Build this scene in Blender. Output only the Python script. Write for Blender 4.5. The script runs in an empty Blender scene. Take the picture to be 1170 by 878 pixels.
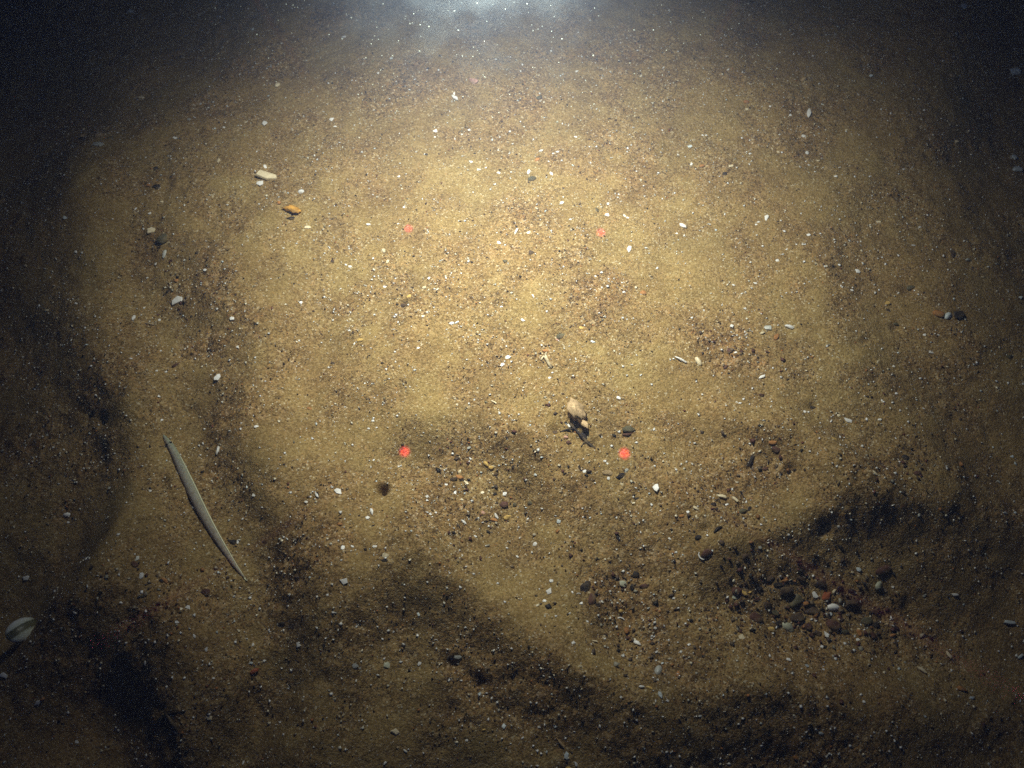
import bpy, math, random
import numpy as np
from mathutils import Vector, Matrix

random.seed(11)
rng = np.random.default_rng(11)
sc = bpy.context.scene
col = sc.collection

# ------------------------------------------------------------------ camera
# A drop camera hangs 0.39 m over the seabed, tipped 30 degrees forward.
PW, PH, FPX = 1170.0, 878.0, 1080.0          # photograph size and focal length in its pixels
TILT = math.radians(30.0)
CAMZ = 0.3874
ct, st = math.cos(TILT), math.sin(TILT)
cam_d = bpy.data.cameras.new('camera')
cam = bpy.data.objects.new('camera', cam_d)
col.objects.link(cam)
cam.location = (0, 0, CAMZ)
cam.rotation_euler = (TILT, 0, 0)
cam_d.sensor_width = 36.0
cam_d.lens = 36.0 * FPX / PW
cam_d.clip_start = 0.01
cam_d.clip_end = 50.0
cam_d.dof.use_dof = True
cam_d.dof.focus_distance = 0.445
cam_d.dof.aperture_fstop = 20.0
sc.camera = cam

sc.view_settings.view_transform = 'Standard'
sc.view_settings.look = 'None'
sc.view_settings.exposure = 0.0
sc.view_settings.gamma = 1.0
sc.cycles.max_bounces = 5
sc.cycles.diffuse_bounces = 2
sc.cycles.glossy_bounces = 2
sc.cycles.transmission_bounces = 3
sc.cycles.volume_bounces = 1
sc.cycles.use_denoising = False
sc.cycles.sample_clamp_direct = 6.0
sc.cycles.sample_clamp_indirect = 1.0
sc.cycles.volume_step_rate = 1.0

# ------------------------------------------------------------------ world: unlit deep water
w = bpy.data.worlds.new('World')
sc.world = w
w.use_nodes = True
bg = w.node_tree.nodes['Background']
bg.inputs['Color'].default_value = (0.22, 0.36, 1.0, 1)
bg.inputs['Strength'].default_value = 0.03

# ------------------------------------------------------------------ lights: the rig's lamp and its four lasers
def ray(px, py):
    u, v = (px - PW / 2) / FPX, -(py - PH / 2) / FPX
    return Vector((u, v * ct + st, v * st - ct))        # unit depth along the optical axis

def plane_hit(px, py, z=0.0):
    d = ray(px, py)
    return Vector((0, 0, CAMZ)) + d * ((z - CAMZ) / d.z)

LAMP_FOOT = plane_hit(555, 248)
LAMP_H = 0.255
LAMP = Vector((LAMP_FOOT.x, LAMP_FOOT.y, LAMP_H))
ld = bpy.data.lights.new('rig_lamp', 'SPOT')
ld.energy = 16.6
ld.color = (1.0, 1.0, 0.83)
ld.spot_size = math.radians(160)
ld.spot_blend = 0.4
# the reflector throws a soft hot centre with a wide weak skirt
ld.use_nodes = True
_n, _l = ld.node_tree.nodes, ld.node_tree.links
_tc = _n.new('ShaderNodeTexCoord'); _sp = _n.new('ShaderNodeSeparateXYZ'); _l.new(_tc.outputs['Normal'], _sp.inputs[0])
_ab = _n.new('ShaderNodeMath'); _ab.operation = 'ABSOLUTE'; _l.new(_sp.outputs['Z'], _ab.inputs[0])
_pw = _n.new('ShaderNodeMath'); _pw.operation = 'POWER'; _pw.inputs[1].default_value = 9.5; _l.new(_ab.outputs[0], _pw.inputs[0])
_ad = _n.new('ShaderNodeMath'); _ad.operation = 'ADD'; _ad.inputs[1].default_value = .55; _l.new(_pw.outputs[0], _ad.inputs[0])
_dv = _n.new('ShaderNodeMath'); _dv.operation = 'DIVIDE'; _l.new(_pw.outputs[0], _dv.inputs[0]); _l.new(_ad.outputs[0], _dv.inputs[1])
_l.new(_dv.outputs[0], _n['Emission'].inputs['Strength'])
ld.shadow_soft_size = 0.017
lo = bpy.data.objects.new('rig_lamp', ld)
col.objects.link(lo)
lo.location = LAMP
aim = plane_hit(595, 290)
lo.rotation_euler = (aim - LAMP).to_track_quat('-Z', 'Y').to_euler()

LASERS = [(467, 262, .95, 'dim red laser dot on the sand, the upper left of the four dots'),
          (686, 267, 1.1, 'pinkish red laser dot on the sand, the upper right of the four dots'),
          (461, 517, 1.0, 'small bright pink laser dot on the sand, the lower left of the four dots'),
          (713, 518, 1.25, 'largest and brightest red laser dot, right beside the half buried pebble')]
AXIS = Vector((0, st, -ct))
for i, (px, py, s, _) in enumerate(LASERS):
    p = plane_hit(px, py)
    d = bpy.data.lights.new('rig_laser', 'SPOT')
    d.energy = 27.0 * s
    d.color = (1.0, 0.045, 0.085)
    d.spot_size = math.radians(1.0)
    d.spot_blend = 1.0
    d.shadow_soft_size = 0.0008
    o = bpy.data.objects.new('rig_laser', d)
    col.objects.link(o)
    o.location = p - AXIS * (0.25 + 0.07 * s)
    o.rotation_euler = (TILT, 0, 0)

# ------------------------------------------------------------------ helpers
def tag(o, label=None, cat=None, group=None, kind=None):
    for k, v in (('label', label), ('category', cat), ('group', group), ('kind', kind)):
        if v: o[k] = v
    return o

def mesh_obj(name, verts, faces, mat, parent=None, smooth=False):
    me = bpy.data.meshes.new(name)
    me.from_pydata([tuple(v) for v in verts], [], faces)
    me.update()
    if smooth: me.polygons.foreach_set('use_smooth', [True] * len(me.polygons))
    if mat: me.materials.append(mat)
    o = bpy.data.objects.new(name, me)
    col.objects.link(o)
    if parent: o.parent = parent
    return o

def fast_mesh(name, V, F, smooth=False):
    """V (n,3), F (m,k) arrays, k = 3 or 4"""
    me = bpy.data.meshes.new(name)
    k = F.shape[1]
    me.vertices.add(len(V)); me.vertices.foreach_set('co', V.astype(np.float32).ravel())
    me.loops.add(F.size); me.loops.foreach_set('vertex_index', F.astype(np.int32).ravel())
    me.polygons.add(len(F))
    me.polygons.foreach_set('loop_start', np.arange(0, F.size, k, dtype=np.int32))
    if smooth: me.polygons.foreach_set('use_smooth', np.ones(len(F), dtype=bool))
    me.update(calc_edges=True)
    return me

def nodes(m):
    m.use_nodes = True
    nt = m.node_tree
    return nt, nt.nodes, nt.links, nt.nodes['Principled BSDF']

# ------------------------------------------------------------------ seabed relief
def ell(X, Y, px, py, rx, ry, ang, sharp=1.0):
    """soft ellipse given where it lies in the frame, on the ground plane"""
    c = plane_hit(px, py)
    s = (Vector((0, 0, CAMZ)) - c).dot(-AXIS) / FPX
    a = math.radians(ang)
    dx, dy = (X - c.x) / s, (Y - c.y) / s * 0.82
    u = dx * math.cos(a) + dy * math.sin(a)
    v = -dx * math.sin(a) + dy * math.cos(a)
    q = (u / rx) ** 2 + (v / ry) ** 2
    return np.exp(-q ** sharp)

# how strongly a slope there faces towards (+) or away from (-) the lamp
RIBBONS = [
    # dark: dropping away from the lamp
    ([(-60, 300), (20, 360), (75, 425), (112, 470), (118, 540), (80, 600)], 36, -.80),
    ([(-40, 420), (40, 480), (50, 560), (10, 640)], 64, -.62),
    ([(-30, 640), (-10, 720), (0, 800)], 50, -.5),
    ([(90, 100), (56, 200), (80, 270), (84, 340)], 36, -.26),
    ([(20, 180), (10, 300)], 50, -.3),
    ([(185, 300), (235, 360), (275, 420)], 42, -.36),
    ([(235, 470), (268, 530), (305, 600), (335, 680), (330, 740), (265, 820)], 34, -.50),
    ([(160, 690), (225, 760), (250, 850)], 24, -.22),
    ([(75, 745), (120, 785), (150, 860)], 56, -1.25),
    ([(60, 800), (90, 870)], 55, -.7),
    ([(455, 688), (520, 715), (580, 755), (650, 805), (760, 850), (860, 890)], 44, -.54),
    ([(380, 745), (450, 800), (540, 860)], 50, -.34),
    ([(478, 505), (520, 497), (575, 515), (600, 545)], 26, -.42),
    ([(640, 560), (700, 600), (760, 640)], 26, -.18),
    ([(620, 380), (560, 410), (500, 400)], 20, -.12),
    ([(760, 492), (830, 494), (900, 510)], 18, -.28),
    ([(400, 470), (370, 430), (380, 380)], 26, -.16), ([(700, 640), (640, 600), (560, 600)], 26, -.14),
    ([(820, 660), (868, 632), (905, 620), (950, 606), (1000, 594), (1080, 590), (1180, 610)], 26, -.66),
    ([(880, 665), (960, 640), (1060, 640), (1160, 660)], 46, -.66),
    ([(1000, 690), (1090, 710), (1180, 720)], 40, -.30),
    ([(690, 700), (800, 700)], 26, -.14),
    ([(835, 818), (920, 828), (1010, 838), (1180, 830)], 36, -.62),
    ([(1080, 460), (1120, 540)], 50, -.25),
    ([(960, 260), (985, 360), (1010, 440)], 36, -.18),
    ([(130, 130), (250, 60)], 40, -.2),
    ([(200, 905), (600, 925), (1100, 905)], 75, -.55),
    ([(1160, 180), (1180, 480), (1160, 760)], 80, -.34),
    ([(-10, -10), (50, 150)], 80, -.5), ([(1180, -10), (1130, 140)], 70, -.5),
    ([(90, 20), (250, 0)], 50, -.3), ([(1000, 10), (850, 0)], 40, -.25),
    # light: rising towards it
    ([(120, 170), (118, 250), (138, 335), (165, 420), (180, 480), (160, 560), (150, 640), (215, 700)], 32, .26),
    ([(335, 230), (330, 330), (320, 430), (340, 520), (400, 580), (430, 650)], 34, .24),
    ([(470, 560), (510, 630), (570, 675), (640, 730), (720, 780)], 30, .38),
    ([(470, 468), (520, 458), (590, 470), (630, 510)], 12, .30),
    ([(810, 470), (870, 480), (930, 520), (930, 575), (870, 600)], 22, .30),
    ([(740, 470), (760, 560), (820, 600)], 24, .10),
    ([(740, 770), (850, 765), (960, 770)], 26, .30),
    ([(850, 720), (940, 735), (1000, 725)], 20, .25),
    ([(900, 250), (910, 350), (950, 430)], 30, .14),
    ([(600, 230), (600, 330)], 90, .06),
]
def to_frame(X, Y):
    """where a ground point would lie on the survey frame grid the relief was noted on"""
    depth = Y * st + CAMZ * ct
    return PW / 2 + X / depth * FPX, PH / 2 - (Y * ct - CAMZ * st) / depth * FPX
def ribbon(U, V_, pts, w_):
    best = np.full(U.shape, 1e9)
    for (x0, y0), (x1, y1) in zip(pts[:-1], pts[1:]):
        dx, dy = x1 - x0, y1 - y0
        t = np.clip(((U - x0) * dx + (V_ - y0) * dy) / (dx * dx + dy * dy), 0, 1)
        best = np.minimum(best, (U - x0 - t * dx) ** 2 + (V_ - y0 - t * dy) ** 2)
    return np.exp(-(best / w_ ** 2) ** 1.25)
NR, NA, RMAX = 520, 1080, 0.75
rr = np.linspace(0.0, RMAX, NR)
aa = np.linspace(0, 2 * np.pi, NA, endpoint=False)
RR, AA = np.meshgrid(rr, aa)
PXg, PYg = LAMP_FOOT.x + RR * np.cos(AA), LAMP_FOOT.y + RR * np.sin(AA)
S = np.zeros_like(RR)
_front = PYg * st + CAMZ * ct > .12
_U, _V = to_frame(PXg, np.maximum(PYg, -.30))
for pts, w_, amp in RIBBONS:
    S += amp * ribbon(_U, _V, pts, w_)
S *= np.minimum(1.25, LAMP_H / np.maximum(RR, .01)) ** .9 * 1.05 * _front
S = np.where(S < 0, -.98 * np.tanh(-S / .98), S); S = np.clip(S, -1.0, 0.5)
Hp = np.zeros_like(S)
dr = rr[1] - rr[0]
LEAK = math.exp(-dr / 0.11)
for k in range(1, NR):
    Hp[:, k] = Hp[:, k - 1] * LEAK + 0.5 * (S[:, k] + S[:, k - 1]) * dr

def bil(A, fi, fj):
    """bilinear lookup with clamping"""
    fi = np.clip(fi, 0, A.shape[0] - 1.001); fj = np.clip(fj, 0, A.shape[1] - 1.001)
    i, j = fi.astype(int), fj.astype(int)
    a, b = fi - i, fj - j
    return (A[i, j] * (1 - a) * (1 - b) + A[i + 1, j] * a * (1 - b) + A[i, j + 1] * (1 - a) * b + A[i + 1, j + 1] * a * b)

Hw = np.vstack([Hp, Hp[:1]])
def sculpt(X, Y):
    dx, dy = X - LAMP_FOOT.x, Y - LAMP_FOOT.y
    r = np.hypot(dx, dy); a = np.mod(np.arctan2(dy, dx), 2 * np.pi)
    f = np.clip((RMAX - r) / 0.15, 0, 1)
    return bil(Hw, a / (2 * np.pi) * NA, r / dr) * f

# tileable random fields, 1.024 m square at 1 mm, plus a fine one at 0.5 mm
def field(n, cell, lo_w, hi_w, seed, beta=1.0):
    g = np.random.default_rng(seed)
    F = np.fft.rfft2(g.standard_normal((n, n)))
    kx = np.fft.fftfreq(n, cell)[:, None]; ky = np.fft.rfftfreq(n, cell)[None, :]
    k = np.hypot(kx, ky); k[0, 0] = 1e9
    m = (k > 1 / hi_w) & (k < 1 / lo_w)
    A = np.fft.irfft2(F * m * k ** -beta, s=(n, n))
    return A / A.std()

def samp(A, cell, X, Y):
    n = A.shape[0]
    fi, fj = np.mod(X / cell, n), np.mod(Y / cell, n)
    i, j = fi.astype(int) % n, fj.astype(int) % n
    a, b = fi - np.floor(fi), fj - np.floor(fj)
    i1, j1 = (i + 1) % n, (j + 1) % n
    return A[i, j] * (1 - a) * (1 - b) + A[i1, j] * a * (1 - b) + A[i, j1] * (1 - a) * b + A[i1, j1] * a * b

F_big = field(1024, .001, .03, .2, 3, 1.6)
F_mid = field(1024, .001, .007, .03, 4, 1.2)
F_fin = field(2048, .0005, .0016, .007, 5, .6)
F_patch = field(1024, .001, .012, .09, 6, 1.1)
F_small = field(1024, .001, .004, .02, 7, .8)

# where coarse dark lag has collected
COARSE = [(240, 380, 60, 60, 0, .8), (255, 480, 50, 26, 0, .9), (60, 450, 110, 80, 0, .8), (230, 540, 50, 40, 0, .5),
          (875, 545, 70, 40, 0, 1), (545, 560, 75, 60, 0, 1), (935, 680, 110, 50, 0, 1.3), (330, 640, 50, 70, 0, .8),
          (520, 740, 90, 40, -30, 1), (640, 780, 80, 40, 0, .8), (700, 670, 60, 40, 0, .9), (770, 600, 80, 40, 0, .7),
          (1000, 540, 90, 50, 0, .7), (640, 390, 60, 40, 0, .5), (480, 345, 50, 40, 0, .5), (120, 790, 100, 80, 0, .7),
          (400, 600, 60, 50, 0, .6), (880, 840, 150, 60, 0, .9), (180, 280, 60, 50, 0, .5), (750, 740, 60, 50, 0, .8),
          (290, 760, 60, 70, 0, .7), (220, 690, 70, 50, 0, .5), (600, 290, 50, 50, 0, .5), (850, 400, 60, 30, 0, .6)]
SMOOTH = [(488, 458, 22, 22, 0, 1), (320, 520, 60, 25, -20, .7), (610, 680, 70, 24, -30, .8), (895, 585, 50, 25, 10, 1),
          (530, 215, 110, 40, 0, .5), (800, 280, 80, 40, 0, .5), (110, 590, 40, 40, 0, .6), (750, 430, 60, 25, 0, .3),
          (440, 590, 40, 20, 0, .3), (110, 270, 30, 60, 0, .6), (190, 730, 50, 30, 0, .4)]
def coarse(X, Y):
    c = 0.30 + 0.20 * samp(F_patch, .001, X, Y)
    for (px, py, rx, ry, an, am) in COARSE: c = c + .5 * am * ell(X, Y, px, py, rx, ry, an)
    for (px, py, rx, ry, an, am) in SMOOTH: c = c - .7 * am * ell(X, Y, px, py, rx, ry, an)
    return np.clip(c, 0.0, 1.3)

# burrows, scoops and pits: (px, py, radius px, depth m, rim m)
PITS = [(437, 559, 6.5, .0075, .0006), (668, 500, 9, .004, 0), (676, 508, 6, .004, 0), (655, 492, 5, .003, 0),
        (634, 494, 6, .003, 0), (945, 602, 9, .004, 0), (108, 470, 8, .003, 0), (461, 348, 5, .003, 0),
        (859, 532, 5, .003, 0), (929, 466, 6, .0022, 0), (902, 540, 6, .003, 0), (576, 585, 6, .002, 0),
        (322, 713, 8, .002, 0), (236, 677, 7, .002, 0), (310, 300, 8, .0018, 0), (1024, 371, 6, .002, 0),
        (1040, 330, 7, .002, 0), (516, 752, 8, .003, 0), (548, 775, 9, .003, 0), 
        (180, 545, 8, .0025, 0), (640, 385, 8, .002, 0), (805, 610, 6, .002, 0),
        (885, 655, 9, .002, 0)]
def fine_relief(X, Y, c):
    h = .0011 * samp(F_big, .001, X, Y)
    h = h + (.00018 + .00034 * c) * samp(F_mid, .001, X, Y)
    h = h + (.00006 + .00019 * c) * samp(F_fin, .0005, X, Y)
    h = h - .013 * ell(X, Y, 104, 812, 64, 66, -20, 1.05)
    for (px, py, r, dp, rim) in PITS:
        q = ell(X, Y, px, py, r, r * .8, 0, 1.0)
        h = h - dp * q + rim * (ell(X, Y, px, py, r * 2.2, r * 2.2, 0) - q)
    return h

def height(X, Y):
    X, Y = np.asarray(X, float), np.asarray(Y, float)
    return sculpt(X, Y) + fine_relief(X, Y, coarse(X, Y))

STEP = 0.0008
cx = np.arange(-0.40, 0.4001, STEP); cy = np.arange(-0.035, 0.5901, STEP)
grow = STEP * 1.35 ** np.arange(1, 23); grow = np.cumsum(grow); grow = grow[grow < 3.4]
grow = np.append(grow, 3.6)
xs = np.concatenate([cx[0] - grow[::-1], cx, cx[-1] + grow])
ys = np.concatenate([cy[0] - grow[::-1], cy, cy[-1] + grow])
X, Y = np.meshgrid(xs, ys)
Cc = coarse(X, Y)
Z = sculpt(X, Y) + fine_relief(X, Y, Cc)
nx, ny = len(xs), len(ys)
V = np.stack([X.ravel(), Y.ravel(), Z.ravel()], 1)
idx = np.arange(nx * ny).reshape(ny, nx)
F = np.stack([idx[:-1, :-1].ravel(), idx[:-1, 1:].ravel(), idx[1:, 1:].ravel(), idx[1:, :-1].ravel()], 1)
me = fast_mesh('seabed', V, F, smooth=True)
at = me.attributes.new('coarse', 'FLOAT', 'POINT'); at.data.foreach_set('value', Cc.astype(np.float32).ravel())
seabed = bpy.data.objects.new('seabed', me)
col.objects.link(seabed)
tag(seabed, 'rippled brown muddy sand seabed with hollows and low crests', None, None, 'structure')

def hit(px, py):
    z = 0.0
    for _ in range(9):
        p = plane_hit(px, py, z)
        z = .5 * z + .5 * float(height(np.array([p.x]), np.array([p.y]))[0])
    return plane_hit(px, py, z)

def mpp(p):
    return (Vector((0, 0, CAMZ)) - p).dot(-AXIS) / FPX     # metres per photo pixel at p

# ------------------------------------------------------------------ sand material
def sand_material():
    m = bpy.data.materials.new('muddy_sand'); nt, N, L, P = nodes(m)
    tc = N.new('ShaderNodeTexCoord')
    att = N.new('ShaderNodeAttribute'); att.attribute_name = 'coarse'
    def vor(scale):
        v = N.new('ShaderNodeTexVoronoi'); v.inputs['Scale'].default_value = scale
        L.new(tc.outputs['Object'], v.inputs['Vector']); return v
    def noise(scale, det=3, rough=.6):
        v = N.new('ShaderNodeTexNoise'); v.inputs['Scale'].default_value = scale
        v.inputs['Detail'].default_value = det; v.inputs['Roughness'].default_value = rough
        L.new(tc.outputs['Object'], v.inputs['Vector']); return v
    def ramp(stops, src, interp='LINEAR'):
        r = N.new('ShaderNodeValToRGB'); r.color_ramp.interpolation = interp
        e = r.color_ramp.elements
        e[0].position, e[0].color = stops[0][0], (*stops[0][1], 1)
        e[1].position, e[1].color = stops[1][0], (*stops[1][1], 1)
        for p_, c_ in stops[2:]:
            x = e.new(p_); x.color = (*c_, 1)
        L.new(src, r.inputs['Fac']); return r
    def mix(f, a, b, mode='MIX'):
        x = N.new('ShaderNodeMix'); x.data_type = 'RGBA'; x.blend_type = mode
        if isinstance(f, float): x.inputs[0].default_value = f
        else: L.new(f, x.inputs[0])
        L.new(a, x.inputs[6])
        if isinstance(b, tuple): x.inputs[7].default_value = (*b, 1)
        else: L.new(b, x.inputs[7])
        return x.outputs[2]
    # single grains, each with a colour of its own
    v1 = vor(1500)
    g = N.new('ShaderNodeSeparateColor'); L.new(v1.outputs['Color'], g.inputs[0])
    grain = ramp([(0, (.025, .018, .012)), (.18, (.13, .082, .037)), (.45, (.27, .185, .083)), (.72, (.37, .265, .125)),
                  (.88, (.50, .40, .23)), (.965, (.48, .27, .11)), (.985, (.8, .74, .6))], g.outputs[0])
    v2 = vor(620)
    g2 = N.new('ShaderNodeSeparateColor'); L.new(v2.outputs['Color'], g2.inputs[0])
    lump = ramp([(0, (.030, .020, .014)), (.22, (.09, .052, .028)), (.55, (.245, .172, .078)), (.80, (.32, .24, .12)),
                 (.93, (.36, .20, .08)), (.975, (.6, .5, .36))], g2.outputs[1])
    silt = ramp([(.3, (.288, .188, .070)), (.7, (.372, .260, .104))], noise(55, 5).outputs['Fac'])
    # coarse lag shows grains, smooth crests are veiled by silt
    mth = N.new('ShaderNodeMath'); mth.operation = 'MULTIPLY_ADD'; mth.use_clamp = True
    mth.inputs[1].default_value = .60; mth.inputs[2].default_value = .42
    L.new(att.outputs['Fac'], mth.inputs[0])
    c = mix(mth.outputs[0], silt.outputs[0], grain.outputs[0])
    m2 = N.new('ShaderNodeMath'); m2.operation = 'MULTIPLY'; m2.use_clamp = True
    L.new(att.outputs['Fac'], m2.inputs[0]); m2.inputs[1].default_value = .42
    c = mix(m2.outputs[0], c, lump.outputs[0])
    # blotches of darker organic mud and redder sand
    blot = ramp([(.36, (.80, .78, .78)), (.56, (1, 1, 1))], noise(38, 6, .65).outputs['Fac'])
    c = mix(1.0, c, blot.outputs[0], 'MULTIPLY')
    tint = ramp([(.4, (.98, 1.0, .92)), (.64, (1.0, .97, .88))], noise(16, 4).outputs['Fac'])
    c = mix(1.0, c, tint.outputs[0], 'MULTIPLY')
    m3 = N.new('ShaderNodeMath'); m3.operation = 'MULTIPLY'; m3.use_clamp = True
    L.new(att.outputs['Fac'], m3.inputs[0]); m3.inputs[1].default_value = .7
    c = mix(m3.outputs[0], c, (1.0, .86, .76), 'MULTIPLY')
    L.new(c, P.inputs['Base Color'])
    P.inputs['Roughness'].default_value = .85
    P.inputs['Specular IOR Level'].default_value = .12
    b1 = N.new('ShaderNodeBump'); b1.inputs['Strength'].default_value = .85; b1.inputs['Distance'].default_value = .00022
    L.new(v1.outputs['Distance'], b1.inputs['Height']); b1.invert = True
    b2 = N.new('ShaderNodeBump'); b2.inputs['Strength'].default_value = .8; b2.inputs['Distance'].default_value = .0006
    L.new(noise(700, 3, .7).outputs['Fac'], b2.inputs['Height']); L.new(b1.outputs[0], b2.inputs['Normal'])
    L.new(b2.outputs[0], P.inputs['Normal'])
    return m
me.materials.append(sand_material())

# ------------------------------------------------------------------ loose grains and shell hash (uncountable)
def grain_cloud(name, n, smin, smax, colours, weights, wcoarse, seed, label, flat=.6, power=2.6, rough=.6, glint=.3, where_=None):
    g = np.random.default_rng(seed)
    N_ = n * (60 if where_ else 5)
    gx = g.uniform(-0.40, .40, N_); gy = g.uniform(-.035, .59, N_)
    cr = coarse(gx, gy) + .25 * samp(F_small, .001, gx, gy)
    keep = g.random(N_) < np.clip((1 - wcoarse) * .35 + wcoarse * cr ** 1.5, .02, 1) * .6
    if where_:
        d_ = sum(e_[5] * ell(gx, gy, *e_[:5]) for e_ in where_)
        keep = g.random(N_) < d_ * .9
    gx, gy = gx[keep][:n], gy[keep][:n]
    n = len(gx)
    gz = height(gx, gy)
    s = smin + (smax - smin) * g.random(n) ** power
    base = np.array([[1, 0, 0], [0, 1, 0], [-1, 0, 0], [0, -1, 0], [0, 0, 1], [0, 0, -1]], float)
    Vv = base[None] * g.uniform(.55, 1.25, (n, 6, 1)) + g.normal(0, .14, (n, 6, 3))
    Vv[:, :, 2] *= flat * g.uniform(.4, 1.1, (n, 1))
    Vv[:, :, 1] *= g.uniform(.45, 1.0, (n, 1))
    an = g.uniform(0, 2 * np.pi, n); c_, s_ = np.cos(an)[:, None], np.sin(an)[:, None]
    tl = g.normal(0, .35, n); ctl, stl = np.cos(tl)[:, None], np.sin(tl)[:, None]
    x, y, z = Vv[:, :, 0], Vv[:, :, 1], Vv[:, :, 2]
    x, z = x * ctl - z * stl, x * stl + z * ctl
    x, y = x * c_ - y * s_, x * s_ + y * c_
    Vv = np.stack([x, y, z], 2) * s[:, None, None] * .5
    Vv += np.stack([gx, gy, gz + s * .12], 1)[:, None, :]
    f0 = np.array([[0, 1, 4], [1, 2, 4], [2, 3, 4], [3, 0, 4], [1, 0, 5], [2, 1, 5], [3, 2, 5], [0, 3, 5]])
    Fv = (f0[None] + (np.arange(n) * 6)[:, None, None]).reshape(-1, 3)
    me_ = fast_mesh(name, Vv.reshape(-1, 3), Fv)
    pick = g.choice(len(colours), n, p=np.array(weights) / sum(weights))
    cc = np.array(colours)[pick] * g.uniform(.7, 1.15, (n, 1))
    cc = np.concatenate([np.clip(cc, 0, .9), np.ones((n, 1))], 1)
    ca = me_.attributes.new('grain_colour', 'FLOAT_COLOR', 'POINT')
    ca.data.foreach_set('color', np.repeat(cc, 6, axis=0).astype(np.float32).ravel())
    m = bpy.data.materials.new(name); nt, Nn, L, P = nodes(m)
    a = Nn.new('ShaderNodeAttribute'); a.attribute_name = 'grain_colour'
    L.new(a.outputs['Color'], P.inputs['Base Color'])
    P.inputs['Roughness'].default_value = rough
    P.inputs['Specular IOR Level'].default_value = glint
    me_.materials.append(m)
    o = bpy.data.objects.new(name, me_); col.objects.link(o)
    return tag(o, label, None, None, 'stuff')

grain_cloud('sand_grains', 62000, .0004, .0017,
            [(.30, .20, .09), (.10, .06, .035), (.035, .025, .02), (.45, .34, .19), (.42, .17, .055), (.16, .05, .035), (.22, .2, .13)],
            [20, 28, 32, 12, 5, 5, 5], .75, 21, 'loose brown and dark sand grains strewn over the seabed', power=3.0)
grain_cloud('shell_hash', 56000, .00045, .0021, [(.9, .9, .87), (.78, .70, .52), (.66, .62, .5), (.7, .78, .8)],
            [54, 24, 16, 6], .35, 22, 'fine white and cream crushed shell grit scattered over the sand', flat=.45, power=4.6, rough=.16, glint=.9)

gravel_where = [(930, 685, 105, 42, 0, 1.0), (872, 530, 42, 26, 0, .4), (545, 560, 60, 50, 0, .25), (700, 672, 60, 26, 0, .35),
                (815, 590, 50, 24, 0, .4), (655, 500, 36, 20, 0, .3), (170, 665, 60, 20, 0, .4), (735, 735, 40, 40, 0, .4),
                (690, 540, 30, 12, 0, .5), (1040, 540, 50, 26, 0, .35), (205, 320, 26, 30, 0, .4), (835, 400, 34, 18, 0, .4)]
grain_cloud('gravel', 3000, .0008, .0034,
            [(.10, .04, .03), (.08, .055, .04), (.16, .12, .08), (.03, .025, .022), (.30, .14, .05), (.30, .28, .22), (.55, .48, .36)],
            [24, 26, 18, 14, 7, 7, 4], 1, 31, 'small mixed brown and dark red gravel gathered in the hollows', flat=.6, power=3.4, where_=gravel_where)

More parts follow.
